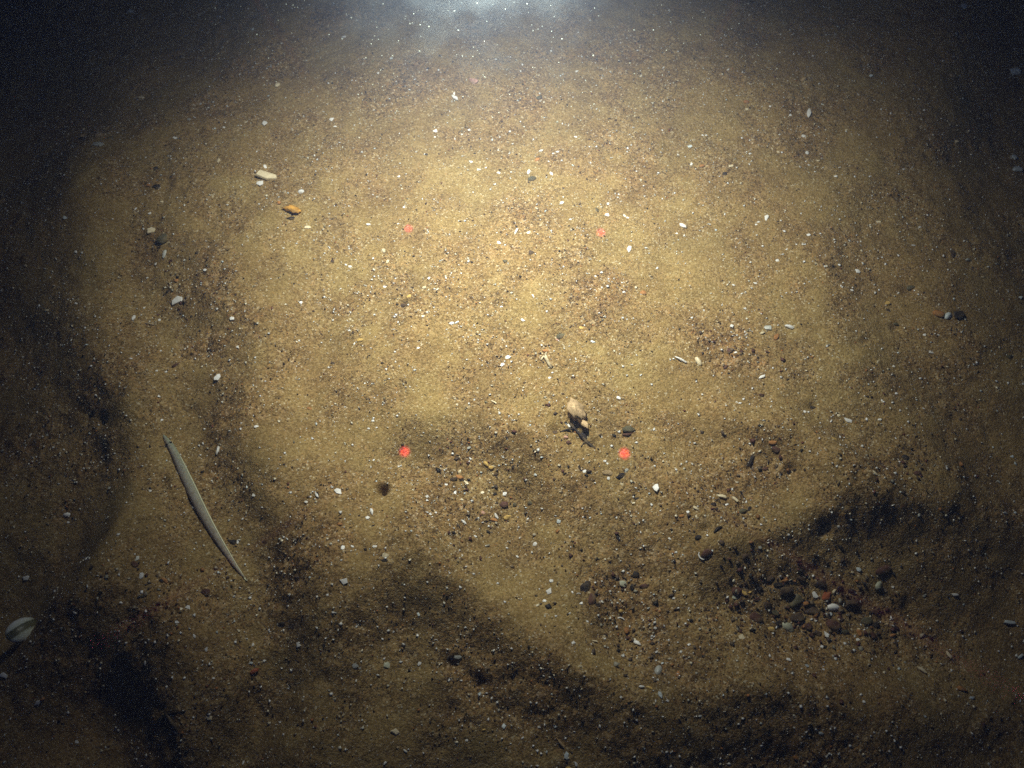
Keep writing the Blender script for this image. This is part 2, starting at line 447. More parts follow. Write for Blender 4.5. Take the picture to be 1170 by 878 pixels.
# ------------------------------------------------------------------ materials of pebbles and shells
COL = {'w': ((.86, .86, .82), 'white'), 'b': ((.62, .69, .72), 'bluish white'), 'c': ((.74, .64, .44), 'cream'),
       'y': ((.74, .50, .16), 'yellow'), 'o': ((.45, .21, .07), 'orange'), 'r': ((.11, .05, .036), 'dark red'),
       'R': ((.36, .10, .04), 'bright red orange'), 'd': ((.028, .022, .022), 'blackish'), 'p': ((.62, .36, .28), 'pinkish'),
       'g': ((.52, .54, .42), 'grey green'), 'k': ((.11, .10, .06), 'olive'), 'n': ((.085, .055, .036), 'brown'),
       't': ((.42, .30, .16), 'tan'), 'e': ((.42, .43, .40), 'grey'),
       'h': ((.66, .47, .27), 'peach'), 'O': ((.68, .36, .07), 'bright orange')}
def object_material(key, stone):
    base, _ = COL[key]
    m = bpy.data.materials.new(('stone_' if stone else 'shell_') + COL[key][1].replace(' ', '_')); nt, N, L, P = nodes(m)
    tc = N.new('ShaderNodeTexCoord'); oi = N.new('ShaderNodeObjectInfo')
    ns = N.new('ShaderNodeTexNoise'); ns.noise_dimensions = '4D'
    ns.inputs['Scale'].default_value = 420 if stone else 600
    ns.inputs['Detail'].default_value = 5; ns.inputs['Roughness'].default_value = .7
    L.new(tc.outputs['Object'], ns.inputs['Vector'])
    mu = N.new('ShaderNodeMath'); mu.operation = 'MULTIPLY'; mu.inputs[1].default_value = 40
    L.new(oi.outputs['Random'], mu.inputs[0]); L.new(mu.outputs[0], ns.inputs['W'])
    r = N.new('ShaderNodeValToRGB'); e = r.color_ramp.elements
    k = .45 if stone else .85
    e[0].position = .32; e[0].color = (base[0] * k, base[1] * k * .96, base[2] * k * .9, 1)
    e[1].position = .62; e[1].color = (*[min(.9, b * 1.15) for b in base], 1)
    L.new(ns.outputs['Fac'], r.inputs['Fac'])
    # a film of silt in places
    n2 = N.new('ShaderNodeTexNoise'); n2.inputs['Scale'].default_value = 300; n2.inputs['Detail'].default_value = 3
    L.new(tc.outputs['Object'], n2.inputs['Vector'])
    mr = N.new('ShaderNodeMapRange'); mr.inputs[1].default_value = .44 if stone else .52; mr.inputs[2].default_value = .66 if stone else .72
    mr.inputs[4].default_value = .62 if stone else .12
    L.new(n2.outputs['Fac'], mr.inputs[0])
    mx = N.new('ShaderNodeMix'); mx.data_type = 'RGBA'; mx.inputs[7].default_value = (.21, .15, .075, 1)
    L.new(mr.outputs[0], mx.inputs[0]); L.new(r.outputs[0], mx.inputs[6]); L.new(mx.outputs[2], P.inputs['Base Color'])
    P.inputs['Roughness'].default_value = .75 if stone else .38
    P.inputs['Specular IOR Level'].default_value = .25 if stone else .5
    b = N.new('ShaderNodeBump'); b.inputs['Strength'].default_value = .6; b.inputs['Distance'].default_value = .0003
    L.new(ns.outputs['Fac'], b.inputs['Height']); L.new(b.outputs[0], P.inputs['Normal'])
    return m
_mats = {}
def mat(key, stone):
    if (key, stone) not in _mats: _mats[(key, stone)] = object_material(key, stone)
    return _mats[(key, stone)]

# ------------------------------------------------------------------ shapes (unit length 1 along x, centred, z up)
def ico(sub):
    import bmesh
    bm = bmesh.new(); bmesh.ops.create_icosphere(bm, subdivisions=sub, radius=.5)
    V_ = np.array([v.co[:] for v in bm.verts]); F_ = [[v.index for v in f.verts] for f in bm.faces]
    bm.free(); return V_, F_
ICO = {2: ico(2), 3: ico(3)}
def pebble_shape(big, asp, rnd):
    V_, F_ = ICO[3 if big else 2]; V_ = V_.copy()
    for _ in range(11 if big else 7):                       # worn facets
        n = np.array([rnd.gauss(0, 1) for _ in range(3)]); n /= np.linalg.norm(n)
        d = rnd.uniform(.24, .42)
        t = V_ @ n - d
        V_ -= np.outer(np.maximum(t, 0) * .85, n)
    ph = [rnd.uniform(0, 6.28) for _ in range(6)]
    f = 1 + .05 * np.sin(V_[:, 0] * 9 + ph[0]) * np.sin(V_[:, 1] * 8 + ph[1]) + .04 * np.sin(V_[:, 2] * 13 + ph[2] + V_[:, 0] * 6)
    f += .07 * np.sin(V_[:, 0] * 21 + ph[3]) * np.sin(V_[:, 1] * 19 + ph[4])
    V_ *= f[:, None]
    V_[:, 0] /= np.ptp(V_[:, 0]); V_[:, 1] *= asp / np.ptp(V_[:, 1]); V_[:, 2] *= rnd.uniform(.4, .65) * (asp * .5 + .5)
    return V_, F_
def plate_shape(asp, rnd, curve=.18, thick=.07, n=None, taper=0.0):
    """broken piece of shell: an angular outline, dished, with a real edge"""
    n = n or rnd.choice([4, 5, 5, 6, 7])
    an = sorted([(i + rnd.uniform(-.33, .33)) / n * 2 * math.pi for i in range(n)])
    rad = [rnd.uniform(.6, 1.0) for _ in an]
    top, rings = [], []
    V_ = []
    for lev, (k, zz) in enumerate([(1.0, -1), (1.04, 0), (.96, 1), (.5, 1)]):
        for a, q in zip(an, rad):
            x, y = .5 * q * k * math.cos(a), .5 * q * k * math.sin(a)
            y *= 1 - taper * x * 1.6
            V_.append([x, y, zz * thick * .5])
    V_.append([0, 0, thick * .5])
    V_ = np.array(V_)
    V_[:, 0] /= np.ptp(V_[:, 0]); V_[:, 1] *= asp / np.ptp(V_[:, 1])
    V_[:, 2] += curve * (.25 - V_[:, 0] ** 2 - (V_[:, 1] / asp) ** 2 * .6) 
    F_ = [list(range(n))[::-1]]
    for l in range(3):
        for i in range(n):
            j = (i + 1) % n
            F_.append([l * n + i, l * n + j, (l + 1) * n + j, (l + 1) * n + i])
    for i in range(n): F_.append([3 * n + i, 3 * n + (i + 1) % n, 4 * n])
    return V_, F_
def tube_shape(pts, rads, seg=8, flat=1.0):
    V_, F_ = [], []
    P_ = [Vector(p) for p in pts]
    for i, p in enumerate(P_):
        t = (P_[min(i + 1, len(P_) - 1)] - P_[max(i - 1, 0)]).normalized()
        side = t.cross(Vector((0, 0, 1))).normalized(); up = side.cross(t)
        for k in range(seg):
            a = 2 * math.pi * k / seg
            V_.append(list(p + side * math.cos(a) * rads[i] + up * math.sin(a) * rads[i] * flat))
    for i in range(len(P_) - 1):
        for k in range(seg):
            j = (k + 1) % seg
            F_.append([i * seg + k, i * seg + j, (i + 1) * seg + j, (i + 1) * seg + k])
    F_.append(list(range(seg))[::-1]); F_.append([(len(P_) - 1) * seg + k for k in range(seg)])
    return np.array(V_), F_
def crescent_shape(rnd):
    pts, rad = [], []
    for i in range(9):
        a = math.radians(25 + 130 * i / 8)
        pts.append((.55 * math.cos(a), .55 * math.sin(a) - .35, .02)); rad.append(.085 * math.sin(math.pi * (i + .6) / 9.2) + .012)
    return tube_shape(pts, rad, 6, .8)
def valve_shape(asp, rnd, ribs=9, depth=.3):
    """one domed half of a small bivalve with its beak at -x"""
    V_, F_ = [], []; NRg, NS = 6, 20
    for side in (1, .86):
        for r in range(NRg + 1):
            q = r / NRg
            for s in range(NS):
                a = 2 * math.pi * s / NS
                x, y = q * math.cos(a) * .5, q * math.sin(a) * .5 * asp
                z = depth * (1 - q ** 2.2) * side * .5
                z += .010 * math.cos(a * ribs) * q * side
                V_.append([x - .12 * (1 - q), y, z - (.02 if side < 1 else 0)])
        
    R = (NRg + 1) * NS
    for b, fl in ((0, False), (R, True)):
        for r in range(NRg):
            for s in range(NS):
                j = (s + 1) % NS
                f = [b + r * NS + s, b + (r + 1) * NS + s, b + (r + 1) * NS + j, b + r * NS + j]
                F_.append(f[::-1] if fl else f)
    for s in range(NS):
        j = (s + 1) % NS
        F_.append([NRg * NS + s, R + NRg * NS + s, R + NRg * NS + j, NRg * NS + j])
    return np.array(V_), F_

def ground_frame(p, ang_img, tilt=0.0, roll=0.0):
    """yaw so that local x points along the given direction in the frame; follow the slope"""
    e = .0025
    hx = float(height(p.x + e, p.y) - height(p.x - e, p.y)) / (2 * e)
    hy = float(height(p.x, p.y + e) - height(p.x, p.y - e)) / (2 * e)
    n = Vector((-hx * .6, -hy * .6, 1)).normalized()
    a = math.radians(ang_img)
    d = Vector((math.cos(a), math.sin(a) / ct, 0))
    x = (d - n * d.dot(n)).normalized(); y = n.cross(x)
    M = Matrix((x, y, n)).transposed()
    return M @ Matrix.Rotation(tilt, 3, 'Y') @ Matrix.Rotation(roll, 3, 'X')

# ------------------------------------------------------------------ every pebble and shell piece
# shape colour px py length aspect angle | label (blank: described from its nearest landmark)
#  c chip  s sliver  p pebble  v valve  m crescent
ITEMS = """
c b 149 14 8 .8 30
c b 227 18 4 .7 80
c b 289 34 5 .8 70
c g 116 75 6 .7 0
p r 128 74 8 .8 0
c c 156 52 5 .6 30
c c 162 112 9 .6 0 | pale cream shell chip in the dim upper left above the tan pebbles
p t 122 147 9 .7 30 | topmost of the tan pebbles in the dim upper left cluster
p t 95 155 9 .6 60 | leftmost of the tan pebbles in the dim upper left cluster
p t 114 155 13 .75 10 | biggest tan pebble in the dim upper left cluster
c e 112 166 14 .5 0 | grey shell piece just under the tan pebbles at upper left
p k 126 158 9 .8 0 | dark olive pebble right of the biggest tan pebble at upper left
c w 200 158 7 .7 -30
c c 250 184 7 .8 60
c c 281 140 5 .7 20
c w 256 146 4 .7 0
c b 229 119 4 .8 0
c e 216 137 6 .7 -20
p d 178 193 7 .9 0 | round blackish pebble alone in the upper left
p d 179 214 9 .8 0 | blackish pebble touching a small orange pebble at upper left
p o 170 212 8 .5 0 | small dull orange pebble beside a blackish one at upper left
s w 393 43 7 .45 0
v c 317 97 10 .6 75 | small hollow cream shell standing on edge in the upper left
c w 302 141 8 .8 60
c w 379 137 7 .8 45
c w 383 145 5 .4 0
s c 342 131 6 .3 -60
c w 303 191 7 .6 -60
c c 306 203 24 .5 -12 | large translucent cream shell piece, the biggest shell in the upper left
c w 297 210 8 .9 0 | white chip touching the left end of the large translucent shell
p w 344 220 8 .95 0 | round white bead of shell in the upper left
p p 541 93 12 .85 -30 | soft pink pebble near the top centre
s w 520 113 12 .38 -45 | bright white shell splinter near the top, below the pink pebble
c w 519 107 5 .6 80
c w 497 150 7 .9 0
c w 497 157 3 .9 0
c w 528 154 4 .8 0
c w 536 149 5 .7 0
c w 538 185 6 .7 -20
c w 547 194 6 .8 20
c w 570 198 6 .7 10
c w 555 192 4 .7 0
c w 456 202 4 .9 0
c b 447 67 5 .7 40
p d 487 177 4 .9 0
c w 432 84 4 .7 0
c w 658 157 5 .9 0
s w 618 173 7 .45 20
c w 637 174 5 .7 0
s w 604 197 8 .45 65
c w 630 199 7 .6 -60
p k 608 205 11 .6 10 | dark olive pebble in the upper middle with a white splinter above it
p o 614 183 8 .6 30
p k 616 112 8 .6 30
c w 659 82 5 .8 0
s w 758 78 5 .4 45
c b 788 168 7 .7 0
c w 803 155 4 .7 0
c w 807 155 4 .7 0
c w 790 188 5 .7 45
c c 835 190 7 .7 0
p d 828 199 6 .8 0
p o 802 190 7 .6 0
p o 853 117 8 .7 0 | small orange pebble at upper right, level with the white rod chip
c c 853 125 5 .7 0
c w 857 176 5 .7 45
c w 832 80 5 .5 50
s w 924 130 12 .42 88 | bright white rod shaped chip standing out in the dim upper right
c w 918 156 6 .85 0
c w 922 175 6 .85 60
c w 880 122 4 .8 0
c c 889 174 4 .8 0
c w 903 132 4 .8 0
c w 924 189 4 .8 0
c w 955 202 5 .7 0
c w 994 202 5 .8 0
c c 991 183 6 .5 -20
c c 935 184 5 .6 0
p t 918 91 9 .6 30
c b 1101 8 9 .8 40
c e 1093 39 7 .7 40
c b 995 87 6 .8 0
p t 1088 87 9 .8 0
c b 1159 82 13 .75 0 | large bluish white chip near the right edge, high in the dark
c b 1162 194 12 .7 0 | lower of two bluish chips at the right edge below the highest one
c b 1159 180 9 .7 60 | upper of two bluish chips close together at the right edge
c c 1093 162 6 .8 0
c w 1032 194 5 .6 0
c c 967 149 4 .7 0
c b 1040 57 5 .6 40
c e 955 40 5 .6 40
p t 2 230 13 .8 50 | tan pebble cut by the left edge of the photo, high up
c b 74 249 7 .8 -60
c c 173 264 12 .6 15 | cream yellow shell chip in the left part above a dark patch
p k 186 273 16 .85 30 | olive brown lump beside the cream yellow chip at left
s e 188 291 11 .35 80 | thin grey shell sliver below the olive brown lump
c w 178 302 5 .7 45
c w 234 309 6 .7 -30
c w 203 344 15 .62 20 | largest angular white shell chip on the left half
s w 153 364 9 .42 80 | white upright splinter with a dark end, left of centre
s c 171 371 12 .1 -5
c w 182 366 4 .9 0
c w 265 364 6 .9 0
c w 249 432 10 .65 50 | white oblong chip below and right of the largest white chip
c w 272 397 6 .7 -40
c w 87 347 5 .7 0
c c 102 348 5 .8 0
c c 29 304 5 .7 0
c c 54 355 6 .5 -10
c w 184 401 4 .7 0
c w 190 425 5 .8 0
c w 179 424 4 .8 0
c w 155 239 5 .5 40
c w 171 244 5 .8 0
c c 185 231 5 .6 10
p o 202 321 7 .8 0
p r 200 418 9 .5 30
c w 150 410 5 .5 0
c w 248 353 4 .8 0
c w 165 352 4 .9 0
s w 64 296 5 .3 -45
c w 87 288 4 .9 0
p O 336 243 20 .5 -10 | bright orange shell lump with a black hollow under it, upper left of centre
p d 332 250 11 .5 10 | black pebble tucked under the bright orange shell lump
p o 319 232 7 .8 90
c c 352 260 8 .6 10
s w 421 257 7 .5 0
c w 462 237 5 .7 30
c w 455 256 4 .5 0
p c 438 287 7 .9 90
c c 443 299 6 .7 80
c w 395 303 4 .8 0
c w 400 305 5 .7 0
p n 380 299 5 .9 0
c w 344 346 5 .9 0
c w 440 328 5 .8 0
p c 485 329 6 .8 0
p n 461 349 9 .55 15 | dark brown pebble pressed in the sand below the upper left laser dot
p y 467 339 6 .9 0
c c 483 362 6 .7 0
s w 516 370 7 .7 0
s b 522 369 7 .4 20
c w 399 378 5 .5 0
p y 411 389 9 .7 10 | golden yellow pebble in the bright sand left of centre
c w 405 393 5 .4 70
c w 478 398 5 .6 0
s c 500 331 6 .4 50
c w 490 318 5 .7 60
c w 570 278 6 .8 0
p k 577 299 6 .8 0
s w 573 351 5 .5 0
c b 580 409 8 .6 10
c w 574 417 7 .7 40
p n 380 415 5 .7 0
s w 590 265 9 .3 65
c c 604 266 6 .7 30
c w 642 232 6 .8 0
c w 694 246 7 .8 0
c w 695 233 4 .8 0
c w 714 247 5 .6 -40
c w 717 249 4 .8 0
s w 780 259 10 .5 -40 | bright oval white chip right of the upper right laser dot
c w 773 267 4 .8 0
c w 719 285 9 .55 70 | white drop shaped chip below the upper right laser dot
c w 680 316 4 .8 0
c w 713 334 5 .7 0
p o 735 335 9 .8 0
s w 609 339 7 .35 -65
c w 597 366 7 .6 -20
p n 607 289 8 .7 0
p k 682 240 7 .5 -60
p k 640 384 13 .7 10 | dark olive stone half sunk in the bright sand above the forked twig
p o 624 401 9 .5 0
p p 637 389 6 .5 -40
p y 664 375 7 .7 -20
c b 677 391 7 .5 -20
s w 777 412 17 .16 -25 | long thin white shell needle right of centre
v c 798 413 12 .55 -60 | curled cream shell bit beside the long white needle
p r 834 401 9 .8 0 | dark red pebble above the curled cream shell bit
p r 829 420 7 .6 20
c w 840 403 5 .8 0
c w 876 249 9 .55 65 | white oval chip in the upper right, clear of other pieces
c w 867 254 5 .8 0
c w 864 257 4 .8 0
c w 838 326 5 .8 0
c w 863 324 5 .6 0
c w 851 353 6 .7 0
c w 836 373 6 .9 0
c e 877 375 9 .7 0
p c 871 381 8 .5 10
s w 871 431 9 .4 20
c w 628 432 4 .8 0
c w 980 310 7 .9 0 | small round white chip alone on dim sand right of centre
c w 973 332 5 .7 0
c w 1026 335 4 .9 0
s w 1043 281 7 .35 0
c c 1004 254 6 .7 0
p y 1014 347 8 .7 0
p d 1015 355 6 .6 0
p o 1071 359 15 .7 -15 | orange brown pebble, left end of the three piece cluster at right
v b 1083 361 12 .6 40 | bluish white shell bit wedged between an orange and a dark pebble
p d 1095 360 17 .85 20 | large dark pebble, right end of the three piece cluster at right
p e 1106 297 9 .5 0
c c 1123 317 6 .5 0
c b 1166 340 6 .8 0
p k 1153 408 9 .7 0
c w 1064 403 7 .7 0
c w 1056 383 5 .8 0
c w 1072 383 4 .8 0
s w 901 374 12 .35 -10 | jagged white shell sliver right of centre in dim sand
p o 887 385 11 .5 50
p k 1040 329 10 .6 10
p k 1024 371 9 .5 -20
c w 1021 419 4 .8 0
p n 1088 290 12 .5 75
c w 924 269 6 .9 0
c w 899 285 4 .8 0
c w 888 298 5 .8 0
c w 1051 260 5 .7 0
c w 1007 458 4 .8 0
v w 77 588 10 .6 10 | white cap shaped chip in the dark sand at far left
c w 78 597 4 .7 0
s w 249 516 10 .25 75 | thin white stick of shell just right of the eel's head
c w 249 512 5 .7 30
s w 293 488 7 .6 10
c w 222 580 7 .7 -20
c w 272 619 7 .6 80
p d 267 620 8 .8 0
p d 262 618 5 .8 0
c e 157 638 8 .6 70
p r 153 645 10 .7 -10
c w 162 658 8 .7 80
c w 172 561 4 .8 0
c e 125 558 5 .8 0
c w 182 453 5 .8 0
c e 54 497 5 .6 45
c w 73 514 4 .5 -40
c w 185 480 4 .8 0
c w 290 566 5 .8 0
c e 3 515 6 .7 0
p d 108 470 9 .6 20
c w 387 562 11 .7 -35 | broad white angular chip left of the burrow hole
s w 362 566 8 .35 -55
c w 350 574 5 .8 0
s w 425 585 9 .4 -70 | narrow white chip just below the burrow hole
c w 420 592 6 .8 0
c w 392 626 7 .8 60
c w 403 625 6 .6 -20
c w 428 625 7 .5 0
p c 440 635 9 .8 0
p d 439 641 9 .4 0
c w 488 568 6 .8 0
c w 498 586 4 .8 0
c w 492 588 4 .8 0
c w 494 591 3 .8 0
p o 388 599 7 .6 0
p o 353 467 7 .6 -10
s c 564 460 9 .22 -35
c w 427 526 4 .7 60
c w 426 481 4 .9 0
c w 421 490 4 .6 0
c w 430 489 4 .6 0
p y 555 530 9 .55 -50 | golden yellow stone bit lying at a slant right of the lower left laser dot
p y 561 535 8 .65 -10 | lower lobe of the golden yellow bits right of the lower left laser dot
p o 526 546 11 .5 -15 | orange brown pebble with a dark end left of the golden bits
p d 528 549 6 .6 0
p n 519 548 9 .6 10
p r 535 529 6 .7 0
c e 536 512 6 .7 0
c c 525 539 7 .6 20
c w 577 565 8 .65 45 | white oval chip right above the dark red brown pebble
p r 576 577 12 .75 0 | dark red brown round pebble between white chip and yellow pebble
p y 580 591 11 .55 20 | bright yellow wedge shaped pebble under the dark red brown one
p o 565 595 11 .45 0 | flat orange pebble left of the bright yellow wedge
s w 567 590 8 .4 -50 | white splinter lying across the flat orange pebble
p p 552 586 6 .8 -30
s w 530 597 8 .4 -30
c w 543 613 5 .6 -20
c c 551 563 6 .8 10
c c 533 552 8 .45 -40
c w 520 563 6 .7 60
c w 488 572 4 .8 0
c c 528 571 5 .6 -10
c w 510 554 5 .7 -20
p k 606 575 9 .6 -20
p k 588 577 6 .9 90
p d 586 534 4 .9 0
p n 566 543 7 .5 10
c b 612 543 5 .7 -40
p h 656 470 31 .66 -62 | big pale peach stone with a black hollow below, the largest near centre
p h 667 486 15 .6 -50 | smaller pale tan lump continuing below the big pale stone
p d 666 497 18 .32 -50 | slim black stone in the hollow under the big pale stone
p d 674 509 13 .38 -30 | lower black stone at the end of the hollow under the pale stone
s w 650 487 6 .5 -50
p n 634 494 12 .45 0
p p 647 500 6 .8 0
p r 650 506 7 .8 0
p k 717 491 17 .55 -5 | half buried olive pebble with a dark lower rim by the brightest laser dot
p r 717 497 14 .35 5 | dark sliver of stone under the half buried olive pebble
p d 709 544 15 .4 30 | black slanting stone below the brightest laser dot
p t 695 540 15 .5 -5 | flat tan stone left of the black slanting stone
p e 716 538 7 .6 40
c w 695 547 5 .9 0
c w 668 539 6 .8 0
p d 662 534 7 .5 -60
c w 691 527 5 .7 0
c w 694 530 4 .8 0
c w 749 558 10 .75 -70 | bright white squarish chip right of the black slanting stone
c w 707 455 6 .9 0
c b 638 596 6 .9 0
c w 611 622 7 .8 0
p o 637 607 6 .8 60
c w 603 593 4 .7 0
c w 591 636 4 .7 0
s c 795 581 8 .4 -25
c w 786 585 5 .8 0
c c 795 590 5 .7 80
p o 779 590 8 .6 20
s c 825 568 11 .4 -10
c w 830 577 6 .6 0
s c 840 571 9 .4 -45
p d 859 527 17 .34 65 | long black stone lying at a slant above the pebble bed
p d 856 582 9 .5 40
p k 849 584 13 .5 15
p d 815 577 9 .6 10
p d 798 614 9 .6 10
p d 819 606 15 .35 30 | slim black stone above the dark red brown pebble left of the pebble bed
p r 809 632 16 .75 0 | rounded dark red brown pebble cupped by a white crescent
m w 801 636 10 .5 125 | white crescent of shell hugging the dark red brown pebble
p n 824 620 8 .8 0
p n 851 636 11 .6 20
c e 868 626 5 .8 0
p r 875 536 8 .6 0
c w 845 461 6 .6 20
c w 842 460 4 .8 0
p r 870 452 7 .6 0
c c 724 575 5 .5 10
p d 728 570 7 .4 10
c w 765 616 5 .6 -30
c b 612 543 4 .8 0
c w 919 471 5 .9 0 
c w 969 481 10 .6 -25 | white chip up and right of the round yellow pebble
c c 958 475 5 .8 0
p y 953 503 10 .92 0 | round pale yellow pebble alone on dim sand at right
p d 928 466 13 .35 0
c w 1024 450 5 .7 45
c w 1055 467 5 .5 0
c w 1005 480 6 .6 0
p r 886 513 12 .7 -30 | dark red pebble with a black lower edge, lit from above
p o 883 506 10 .6 0
p d 901 540 9 .5 10
p d 908 537 6 .5 20
p o 933 494 6 .8 80
s c 999 541 8 .4 -40
p d 1034 523 9 .8 0
p o 1098 531 8 .7 60
p r 1048 541 9 .6 0
c b 1156 522 5 .8 0
c b 1149 586 6 .7 0
c b 1160 586 5 .7 0
s e 1141 551 6 .5 -45
c w 956 533 4 .6 60
c w 958 602 5 .7 0
p d 945 600 14 .5 20
c w 901 611 4 .7 0
v e 1050 589 6 .8 60
s w 5 772 11 .5 -10 | white sliver by the left edge below the open shell
c w 43 803 11 .5 25 | white chip with a tan stain in the dark bottom left
p o 49 799 7 .6 30
c w 30 661 9 .6 10
p o 188 664 13 .4 -35 | orange brown flake with a black end below the eel, at left
p d 185 664 8 .6 0
p r 236 677 11 .8 0
c w 215 694 7 .8 0
c c 207 696 5 .8 0
c w 202 711 6 .7 0
c w 222 727 6 .6 -50
c w 236 742 7 .7 60
s w 166 758 7 .4 80
c w 289 737 5 .7 80
s R 291 767 11 .5 20 | vivid red orange flake in the dim lower left
c b 287 758 7 .6 20
c c 239 820 8 .7 -30
c w 88 848 5 .8 0
c w 135 835 4 .8 0
c w 278 872 6 .4 70
c w 244 775 4 .7 0
p k 161 682 9 .5 10
c w 138 689 5 .6 0
c c 154 694 5 .7 0
c w 58 721 4 .7 0
c c 273 721 6 .5 -40
c w 393 664 10 .85 -20 | heart shaped white chip left of the lower middle
c w 341 737 7 .85 0
c w 331 680 5 .5 50
c g 443 760 9 .8 0 | bright pale green chip in the dim lower middle
c e 406 761 9 .7 0 | dull grey chip left of the bright pale green chip
c e 411 764 4 .6 0
c w 479 759 7 .7 45
c b 478 702 6 .6 -50
c e 523 751 9 .5 -10
c c 451 836 11 .6 -15 | large cream white chip near the bottom edge, left of centre
c b 577 830 8 .9 0 | round bluish white chip near the bottom edge
c w 533 846 5 .7 0
m w 498 732 5 .6 0
c w 407 778 4 .5 80
c w 374 680 4 .8 0
p d 322 713 9 .6 10
c w 302 755 5 .6 0
c w 449 722 4 .8 0
p n 547 826 8 .7 0
p y 553 834 5 .5 10
s w 463 858 7 .4 -30
s w 440 872 6 .5 45
c w 627 676 9 .85 50 | brightest angular white chip left of the black triangular stone
c w 622 687 6 .7 -10
c w 630 664 6 .7 0
p d 668 671 18 .72 60 | black triangular stone in the lower middle
p r 675 685 15 .75 80 | dark red stone right under the black triangular stone
p d 683 692 7 .8 0
c w 654 677 5 .5 -60
m w 661 679 6 .5 0
c w 664 689 5 .8 0
c w 688 688 5 .6 -30
p g 711 667 10 .8 -30 | pale grey green pebble right of the black triangular stone
p d 726 657 9 .9 0 | round black pebble above and right of the grey green one
p d 722 671 8 .7 80
p r 736 670 13 .5 5 | flat dark red pebble right of the grey green one
p y 709 698 6 .9 0
m w 709 708 10 .5 0 | small white crescent of shell above the orange block
p o 716 721 10 .8 70 | orange block shaped pebble in the lower middle
p r 717 729 9 .5 -20
c c 725 731 5 .6 10
s w 728 735 10 .5 -35
s c 679 733 8 .25 0
c w 655 735 6 .9 0 | round white chip left of the orange block
c w 749 718 5 .8 0
c w 750 745 5 .5 30
c b 757 758 5 .6 30
v e 752 767 15 .6 65 | grey translucent broken shell standing in the lower middle
c w 751 777 5 .6 30
p o 775 771 9 .6 80
s w 733 785 8 .35 0
s y 742 786 8 .35 -20
c b 754 794 9 .55 -70 | bluish white lozenge chip below the grey translucent shell
c w 763 801 5 .8 0
c w 749 801 5 .4 80
c w 710 797 5 .8 0
c b 634 830 5 .8 0
c w 616 831 5 .5 0
s t 641 850 14 .22 -50 | thin tan shell needle near the bottom edge
c b 647 863 9 .6 80 | bluish white chip at the lower end of the tan needle
c w 658 873 7 .6 -60
c w 614 875 6 .4 0
p y 650 878 8 .5 0
c w 770 684 6 .5 10
c w 787 737 5 .8 0
c c 847 728 8 .85 0 | pale cream chip left of the pebble bed
c b 800 818 4 .8 0
c c 813 841 5 .6 -60
p n 861 664 15 .7 0
p r 841 675 13 .85 0 | dark red pebble at the far left of the pebble bed
p y 850 678 10 .7 -20 | golden brown pebble beside the dark red one in the pebble bed
c y 857 677 6 .5 20
p r 864 685 12 .5 20
c g 839 683 7 .7 -30
c w 848 690 6 .5 80
p n 880 661 16 .5 10
p o 897 664 10 .5 20
p n 898 676 20 .55 10
p k 911 686 22 .55 38 | olive stone lying at a slant in the middle of the pebble bed
c w 931 680 9 .7 -70 | white chip touching the bright red orange pebble
p R 944 682 13 .85 0 | bright red orange pebble in the pebble bed
p c 953 676 7 .6 60
v w 952 694 15 .55 0 | white domed shell in the middle of the pebble bed
c b 947 702 9 .5 0
p n 928 697 20 .7 0
p o 921 690 8 .7 0
p n 910 706 19 .65 10
p r 864 705 18 .8 0 | broad dark red stone at the left of the pebble bed
p g 899 717 16 .75 -10 | pale grey green stone at the front of the pebble bed
p y 882 719 10 .65 -10 | small pale yellow stone left of the grey green one
p r 924 716 11 .8 0
p r 950 714 20 .8 -10 | largest dark red stone, front middle of the pebble bed
c w 945 726 9 .65 -60 | creamy white oval chip below the largest dark red stone
c w 932 709 5 .7 60
c b 981 651 7 .8 0
c c 974 654 5 .6 0
p g 1003 669 12 .7 50 | pale grey stone with a black shadow side at the right of the pebble bed
p d 1006 674 9 .7 20
p r 1008 651 22 .5 20 | long dark red stone at the upper right of the pebble bed
p k 990 709 14 .8 -20
p o 982 723 10 .8 70
c c 981 719 5 .6 0
c w 980 731 5 .8 0
p d 1001 714 9 .8 0
p o 1020 726 9 .5 10
p d 1024 718 10 .5 -20
c w 1020 715 5 .4 -10
p r 998 727 12 .7 -20
p n 973 690 19 .6 20
p n 1000 700 13 .7 0
p d 960 672 9 .6 0
p d 888 668 13 .4 0
p n 938 667 16 .6 10
p k 886 700 11 .7 -20
p n 934 724 12 .6 0
p d 868 673 10 .7 0
p n 916 662 17 .45 -10
p r 960 707 11 .7 50
p k 965 722 13 .5 0
p d 889 712 9 .7 40
p n 876 692 13 .7 0
p d 973 676 10 .6 10
c w 939 739 5 .8 0
c w 901 754 7 .7 -20
c b 922 761 7 .6 -10
c w 1018 706 5 .5 80
c w 941 765 4 .7 0
s c 1053 766 12 .32 -30 | cream sliver in the dark right of the pebble bed
s c 1083 748 10 .35 -60 | curved cream splinter in the dark lower right
s b 1153 712 15 .28 -5 | long bluish grey sliver near the right edge
s w 1091 680 9 .35 -5
c e 1056 681 5 .7 0
c w 1020 671 4 .7 0
p o 1098 787 14 .5 -15 | orange brown flake in the dark lower right corner
c b 1110 797 8 .5 20
c w 987 802 5 .8 0
c c 908 819 5 .8 0
c b 938 838 6 .6 0
p o 909 866 7 .8 -30
p t 925 828 7 .8 60
c b 1057 819 6 .5 0
s b 1166 750 8 .4 30
p r 1124 829 8 .8 60
c e 1034 757 4 .6 0
c b 1101 691 5 .6 0
p o 768 760 5 .7 0
"""
